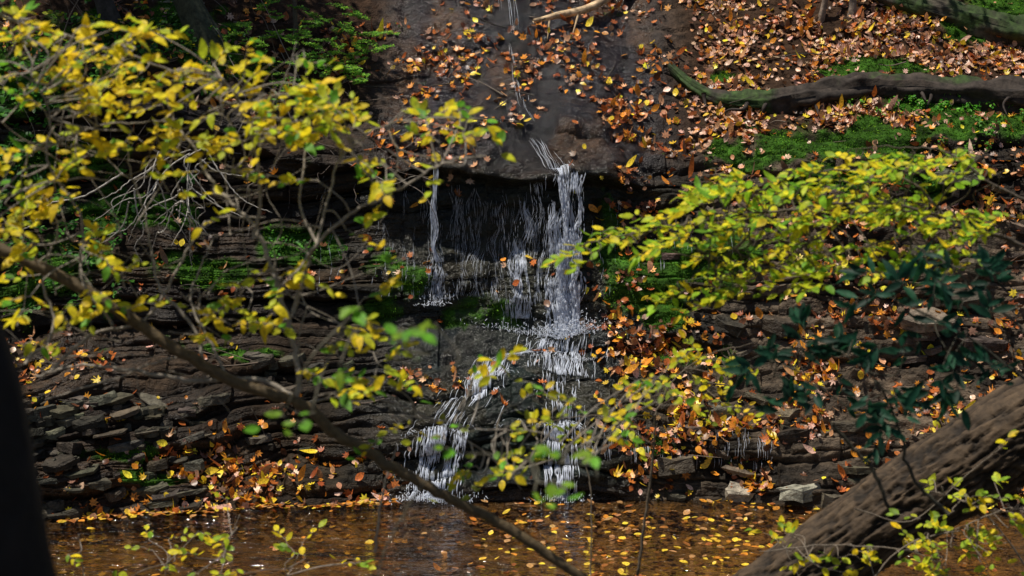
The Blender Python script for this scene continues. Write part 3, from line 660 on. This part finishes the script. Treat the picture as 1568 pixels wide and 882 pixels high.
for a in [(90, 90, 90, 50, 16, [6, 3, .7]), (230, 95, 110, 45, 19, [7, 3, .4]), (330, 130, 70, 40, 15, [7, 3, .4]), (130, 150, 100, 35, 14, [7, 3, .4]), (430, 160, 80, 35, 18, [5, 3, 1]), (500, 190, 60, 20, 12, [5, 3, 1]),
          (400, 200, 70, 18, 10, [6, 3, .5]), (60, 260, 80, 40, 13, [6, 4, .7]), (170, 220, 60, 30, 8, [6, 2, .5]), (270, 215, 60, 22, 6, [6, 3, .7]), (30, 330, 50, 35, 8, [6, 3, .5]), (110, 380, 60, 20, 6, [5, 3, 1]),
          (680, 205, 60, 18, 9, [4, 4, 2]), (620, 260, 50, 15, 4, [4, 4, 2]), (540, 255, 50, 18, 4, [5, 3, 1]), (330, 255, 60, 15, 3, [5, 3, .5]), (420, 415, 45, 12, 6, [6, 3, .5]), (350, 320, 50, 20, 2, [5, 3, .5]),
          (90, 445, 90, 22, 7, [5, 3, .5]), (60, 500, 50, 25, 4, [5, 3, .5]), (200, 460, 50, 20, 4, [5, 4, .5]), (290, 470, 60, 15, 3, [5, 3, .5]), (370, 490, 40, 15, 3, [5, 3, .5]), (520, 350, 40, 25, 2, [4, 4, 1]),
          (530, 470, 40, 15, 3, [4, 4, 1]), (480, 540, 40, 25, 3, [3, 4, 2]), (560, 575, 60, 18, 5, [4, 4, 1]), (700, 590, 40, 15, 3, [4, 4, 1]), (500, 590, 50, 14, 3, [3, 4, 1]), (330, 490, 40, 15, 3, [5, 3, 1]),
          (460, 95, 30, 10, 3, [1, 3, 4]), (20, 70, 40, 50, 6, [4, 4, 2])]:
    p.cluster(a[0], a[1], a[2], a[3], a[4], S, [YE, YG, GN], a[5], L=62, nl=7)
for a in [(620, 665, 40, 20, 3), (740, 660, 60, 18, 6), (830, 650, 40, 15, 3), (770, 715, 60, 18, 4), (940, 650, 60, 20, 6), (1000, 610, 50, 20, 5), (690, 735, 40, 12, 2)]:
    p.cluster(a[0], a[1], a[2], a[3], a[4], .035, [YE, YG, GN, (.25, .3, .03)], [4, 4, 3, 2], L=60, nl=6)
p.done()

p = Plant('green_leaved_sapling', -12.8, .001275, 4.44, (.10, .09, .06))
p.branch([(560, 960), (580, 860), (640, 760), (690, 700), (640, 580), (580, 520), (500, 500)], .0025, .0010, (0, .1))
p.branch([(690, 700), (800, 715), (900, 735), (980, 730)], .0015, .001, (0, .1))
p.branch([(640, 580), (700, 560), (660, 510)], .0015, .001, (0, .1))
for a in [(620, 515, 30, 8, 2), (545, 490, 15, 10, 1), (560, 545, 50, 8, 2), (880, 725, 40, 8, 2), (930, 720, 20, 8, 1), (640, 690, 30, 10, 1), (420, 650, 25, 8, 1), (480, 630, 20, 8, 1), (830, 745, 15, 8, 1)]:
    p.cluster(a[0], a[1], a[2], a[3], a[4], .038, [GN, (.24, .42, .03)], [2, 2], L=45, nl=4, dy=.1, link=True, tilt=(0, -.3, .95))
p.done()

p = Plant('beech_branch', -10, .00239, 3.95, (.09, .07, .05))
p.branch([(1700, 420), (1568, 372), (1450, 330), (1330, 310), (1220, 320), (1100, 335), (980, 355), (900, 372), (860, 388)], .008, .0015, (0, 0))
p.branch([(1568, 372), (1480, 350), (1380, 370), (1290, 395), (1200, 415), (1120, 432), (1050, 445)], .005, .0012, (0, .2))
p.branch([(1450, 330), (1400, 280), (1300, 265), (1180, 285), (1080, 290), (1010, 292)], .005, .0012, (0, .3))
p.branch([(1700, 330), (1560, 300), (1470, 240), (1400, 235), (1330, 240)], .006, .0012, (0, .3))
p.branch([(1330, 310), (1250, 355), (1160, 365), (1080, 385)], .003, .0012, (0, -.2))
BC = [(.60, .66, .03), (.32, .54, .03), (.92, .74, .03), (.17, .38, .03)]
for a in [(910, 376, 25, 4, 4), (975, 360, 40, 7, 8), (1060, 341, 45, 10, 11), (1150, 328, 50, 12, 13), (1240, 316, 50, 13, 13), (1330, 308, 55, 14, 15), (1420, 310, 60, 18, 15), (1510, 337, 60, 24, 15), (1080, 290, 50, 6, 8), (1180, 282, 55, 8, 10), (1290, 265, 55, 9, 11),
          (1400, 250, 60, 11, 11), (1500, 250, 50, 18, 9), (1080, 445, 35, 5, 6), (1150, 429, 45, 8, 9), (1230, 410, 50, 10, 11), (1310, 392, 50, 12, 12), (1400, 380, 55, 14, 11), (1500, 397, 50, 15, 6), (1130, 380, 50, 7, 6), (1230, 364, 50, 7, 7)]:
    p.cluster(a[0], a[1], a[2], a[3], a[4], .046, BC, [4, 3.2, 3.0, 1.0], dy=.3, L=55, nl=8, tilt=(-.12, -.16, .97), dirs=(-1, -.1, -.25), droop=.08)
p.done()

p = Plant('witch_hazel_shrub', -9, .00279, 3.775, (.13, .10, .07))
p.branch([(1010, 640), (1008, 700), (1000, 780), (985, 900)], .005, .007, (0, 0), 6)
p.branch([(1010, 640), (1040, 590), (1100, 555), (1180, 540)], .004, .0015, (0, .2))
p.branch([(1008, 690), (940, 650), (860, 660), (760, 690)], .003, .0015, (0, .2))
p.branch([(910, 900), (912, 800), (905, 740), (880, 700)], .004, .002, (0, .2))
for a in [(1060, 580, 45, 20, 6), (1120, 560, 45, 16, 6), (980, 620, 40, 15, 4), (1080, 610, 50, 15, 4), (900, 665, 45, 12, 3), (820, 685, 45, 10, 3)]:
    p.cluster(a[0], a[1], a[2], a[3], a[4], .045, [YE, YG, (.25, .34, .03)], [4, 4, 2], L=50, nl=6)
p.done()

p = Plant('rhododendron_shrub', -10.6, .00215, 4.055, (.05, .045, .03))
p.branch([(1480, 800), (1420, 740), (1395, 660), (1360, 590), (1300, 540)], .007, .003, (0, 0))
p.branch([(1600, 520), (1540, 470), (1470, 410), (1420, 385)], .006, .003, (0, .1))
p.branch([(1395, 660), (1330, 640), (1240, 580), (1180, 560)], .004, .002, (0, .1))
p.branch([(1600, 590), (1500, 520), (1400, 470), (1330, 440)], .005, .002, (0, .1))
p.branch([(1290, 655), (1330, 700), (1355, 725), (1385, 790)], .006, .007, (0, .0))
for a in [(1190, 565, 40, 25, 5), (1270, 570, 45, 30, 5), (1340, 560, 45, 40, 6), (1360, 620, 40, 30, 5), (1420, 520, 50, 45, 5), (1400, 430, 55, 30, 6), (1340, 440, 30, 20, 3), (1470, 400, 60, 25, 6), (1510, 450, 40, 30, 4), (1480, 560, 45, 30, 2), (1260, 520, 40, 20, 3), (1550, 560, 20, 30, 3)]:
    p.cluster(a[0], a[1], a[2], a[3], a[4], .072, [(.015, .075, .042), (.025, .10, .05), (.012, .045, .026)], [3, 2, 2], L=35, nl=6, tmpl=NARROW, tilt=(0, -.8, .4), droop=.7, dy=.15)
p.done()

p = Plant('yellow_sprouts_shrub', -9.5, .00259, 3.86, (.2, .16, .12))
p.branch([(100, 960), (95, 870), (92, 832)], .003, .0015); p.branch([(300, 960), (330, 850), (350, 800)], .003, .0015); p.branch([(220, 960), (230, 880)], .003, .0015); p.branch([(430, 960), (420, 880)], .003, .0015)
p.branch([(1520, 960), (1450, 870), (1300, 850), (1180, 860)], .004, .002); p.branch([(1620, 900), (1540, 800), (1480, 770), (1440, 760)], .004, .002); p.branch([(1330, 960), (1400, 860), (1500, 820), (1568, 790)], .004, .002)
p.branch([(1330, 790), (1420, 810), (1500, 740), (1560, 690)], .003, .0015)
for a in [(300, 862, 90, 14, 8), (340, 815, 30, 15, 3), (470, 872, 80, 10, 5), (95, 835, 8, 5, 1), (220, 872, 40, 8, 4), (1280, 860, 70, 15, 9), (1400, 860, 70, 15, 10), (1500, 850, 60, 30, 14), (1540, 790, 40, 30, 9), (1460, 775, 40, 20, 5), (1220, 865, 50, 12, 5), (1550, 680, 15, 15, 1), (1430, 830, 30, 10, 3)]:
    p.cluster(a[0], a[1], a[2], a[3], a[4], .044, [YE, YG, (.28, .42, .03)], [4, 4, 3], L=40, nl=5)
p.done()

p = Plant('dead_twigs', -6, .00399, 3.2, (.5, .46, .40))
for i in range(24):
    a = np.array([rng.uniform(195, 320), rng.uniform(215, 300)]); q = [a]; dr = rng.normal(-.3, .6)
    for s_ in range(4): q.append(q[-1]+[rng.normal(0, 12)+dr*20, rng.uniform(5, 40)])
    p.branch(q, rng.uniform(.003, .006), .0015, (rng.uniform(-.3, .3), rng.uniform(-.3, .3)), 5)
p.branch([(300, 225), (330, 250), (372, 258)], .006, .002, k=5); p.branch([(280, 240), (320, 290), (350, 320)], .005, .002, k=5)
p.tb.build('branches', M_twig, p.e)

# ------------------------------------------------------------------ undergrowth on the upper left bank
UG = empty('green_undergrowth'); LV = Leaves(); tb = Tubes()
def bush(x, t, n, rx, rz, size, cols, w_, tm=OVAL, out_=.25):
    for q in range(n):
        p0, n0 = at(x+rng.normal(0, rx), min(11, t+rng.normal(0, rz))); d = norm(np.array([rng.normal(0, .6), -abs(rng.normal(.6, .3)), rng.uniform(.1, 1)])); L_ = rng.uniform(.5, 1)*out_*2
        tt2 = np.linspace(0, 1, 8)[:, None]; Q = p0+d*L_*tt2+np.array([0, 0, -.4*L_])*tt2**2
        tb.add(Q, np.linspace(.006, .002, 8), 4, (.10, .08, .05)); nl = 14
        f = rng.uniform(.15, 1, nl); P = np.stack([np.interp(f, tt2[:, 0], Q[:, i]) for i in range(3)], -1)+rng.normal(0, .02, (nl, 3))
        LV.add(tm, P, d+rng.normal(0, .8, (nl, 3)), np.array([0, -.5, .8])+rng.normal(0, .4, (nl, 3)), rng.uniform(.6, 1.1, nl)*size, pick(cols, w_, nl))
g1 = [(.06, .22, .03), (.11, .34, .03), (.03, .11, .02)]
bush(-5.1, 9.0, 50, .5, .2, .09, g1, [2, 2, 1]); bush(-5.2, 8.5, 40, .5, .15, .08, g1, [2, 1, 2]); bush(-4.9, 8.2, 16, .4, .1, .07, g1, [2, 1, 2])
bush(-4.8, 9.5, 60, .9, .15, .08, g1+[YG], [2, 2, 2, 1]); bush(-3.6, 9.45, 40, .8, .15, .06, g1+[YE], [2, 1, 3, 1]); bush(-2.4, 8.5, 14, .2, .05, .05, g1, [1, 3, 1], out_=.1)
bush(5.4, 9.6, 55, .7, .07, .05, [(.10, .38, .03), (.18, .50, .04)], [1, 1], out_=.1); bush(5.2, 9.2, 12, .3, .08, .05, [(.10, .32, .03), (.16, .40, .04)], [1, 1], out_=.1)
for i in range(130):
    x = rng.uniform(-5.6, -1.3); p0, n0 = at(x, rng.uniform(8.8, 9.9)); q = [p0]
    d = np.array([rng.normal(0, .5), -.25, rng.normal(-.1, .5)])
    for s_ in range(4): q.append(q[-1]+d*rng.uniform(.15, .35)+rng.normal(0, .05, 3))
    tb.add(catmull(q, 4), np.linspace(rng.uniform(.003, .009), .002, 17), 4, (.14, .11, .09) if i % 3 else (.3, .26, .22))
tb.build('stems', M_twig, UG); LV.build('leaves', M_leaf, UG)
HM = empty('hemlock_sapling'); LV = Leaves(); tb = Tubes()
for i in range(60):
    x = rng.uniform(-3.1, -1.6); y = rng.uniform(2.5, 3.5); b0 = np.array([x, y, ground(x, y)+rng.uniform(.05, .5)]); d = norm(np.array([rng.normal(.3, .5), -.6, rng.normal(.15, .25)])); L_ = rng.uniform(.25, .5)
    t_ = np.linspace(0, 1, 9)[:, None]; Q = b0+d*L_*t_+np.array([0, 0, -.2*L_])*t_**2; tb.add(Q, np.linspace(.005, .002, 9), 4, (.1, .08, .05))
    for s_ in range(10):
        f = rng.uniform(.1, 1); c0 = b0+d*L_*f+np.array([0, 0, -.2*L_])*f*f; sd = norm(d+np.cross(d, [0, 0, 1])*rng.choice([-1, 1])*1.1); l2_ = .12*(1.1-f*.6)
        nl = 16; ff = np.linspace(0, 1, nl)[:, None]; P = c0+sd*l2_*ff
        LV.add(NARROW, P, sd*.4+np.cross(sd, [0, 0, 1])*np.where(np.arange(nl) % 2, 1, -1)[:, None]+rng.normal(0, .2, (nl, 3)), np.array([0, -.4, .9])+rng.normal(0, .3, (nl, 3)), .034, pick([(.18, .46, .04), (.36, .62, .05), (.08, .24, .03)], [2, 2, 1], nl))
tb.add(catmull([(-2.5, 3.2, ground(-2.5, 3.2)-.1), (-2.5, 3.15, ground(-2.5, 3.2)+.8), (-2.45, 3.1, ground(-2.5, 3.2)+1.8)], 6), .03, 8, (.1, .08, .06))
tb.build('trunk_and_twigs', M_twig, HM); LV.build('needles', M_leaf, HM)

# ------------------------------------------------------------------ light
to_sun = np.array([-.30, -.05, .90]); to_sun /= np.linalg.norm(to_sun)
el = math.asin(to_sun[2]); az = math.atan2(to_sun[0], to_sun[1])
wd = bpy.data.worlds.new("World"); scene.world = wd; wd.use_nodes = True
nt = wd.node_tree; bg = nt.nodes['Background']; sky = nt.nodes.new('ShaderNodeTexSky'); sky.sky_type = 'NISHITA'; sky.sun_disc = False
sky.sun_elevation = el; sky.sun_rotation = az; nt.links.new(sky.outputs[0], bg.inputs['Color']); bg.inputs['Strength'].default_value = .065
sl = bpy.data.lights.new('sun', 'SUN'); sl.energy = 5.0; sl.angle = math.radians(.5); sl.color = (1, .94, .84)
so = bpy.data.objects.new('sun', sl); scene.collection.objects.link(so)
from mathutils import Vector
so.rotation_euler = Vector(to_sun).to_track_quat('Z', 'Y').to_euler(); so.location = (-6, 4, 14)

# ------------------------------------------------------------------ camera
cd = bpy.data.cameras.new('camera'); cam = bpy.data.objects.new('camera', cd); scene.collection.objects.link(cam)
cam.location = (0, -16, 5.0); cam.rotation_euler = (math.radians(90-9.93), 0, 0)
cd.lens = 57.6; cd.sensor_width = 36; cd.clip_end = 300; cd.clip_start = .05
cd.dof.use_dof = True; cd.dof.focus_distance = 17.0; cd.dof.aperture_fstop = 4.5
scene.camera = cam
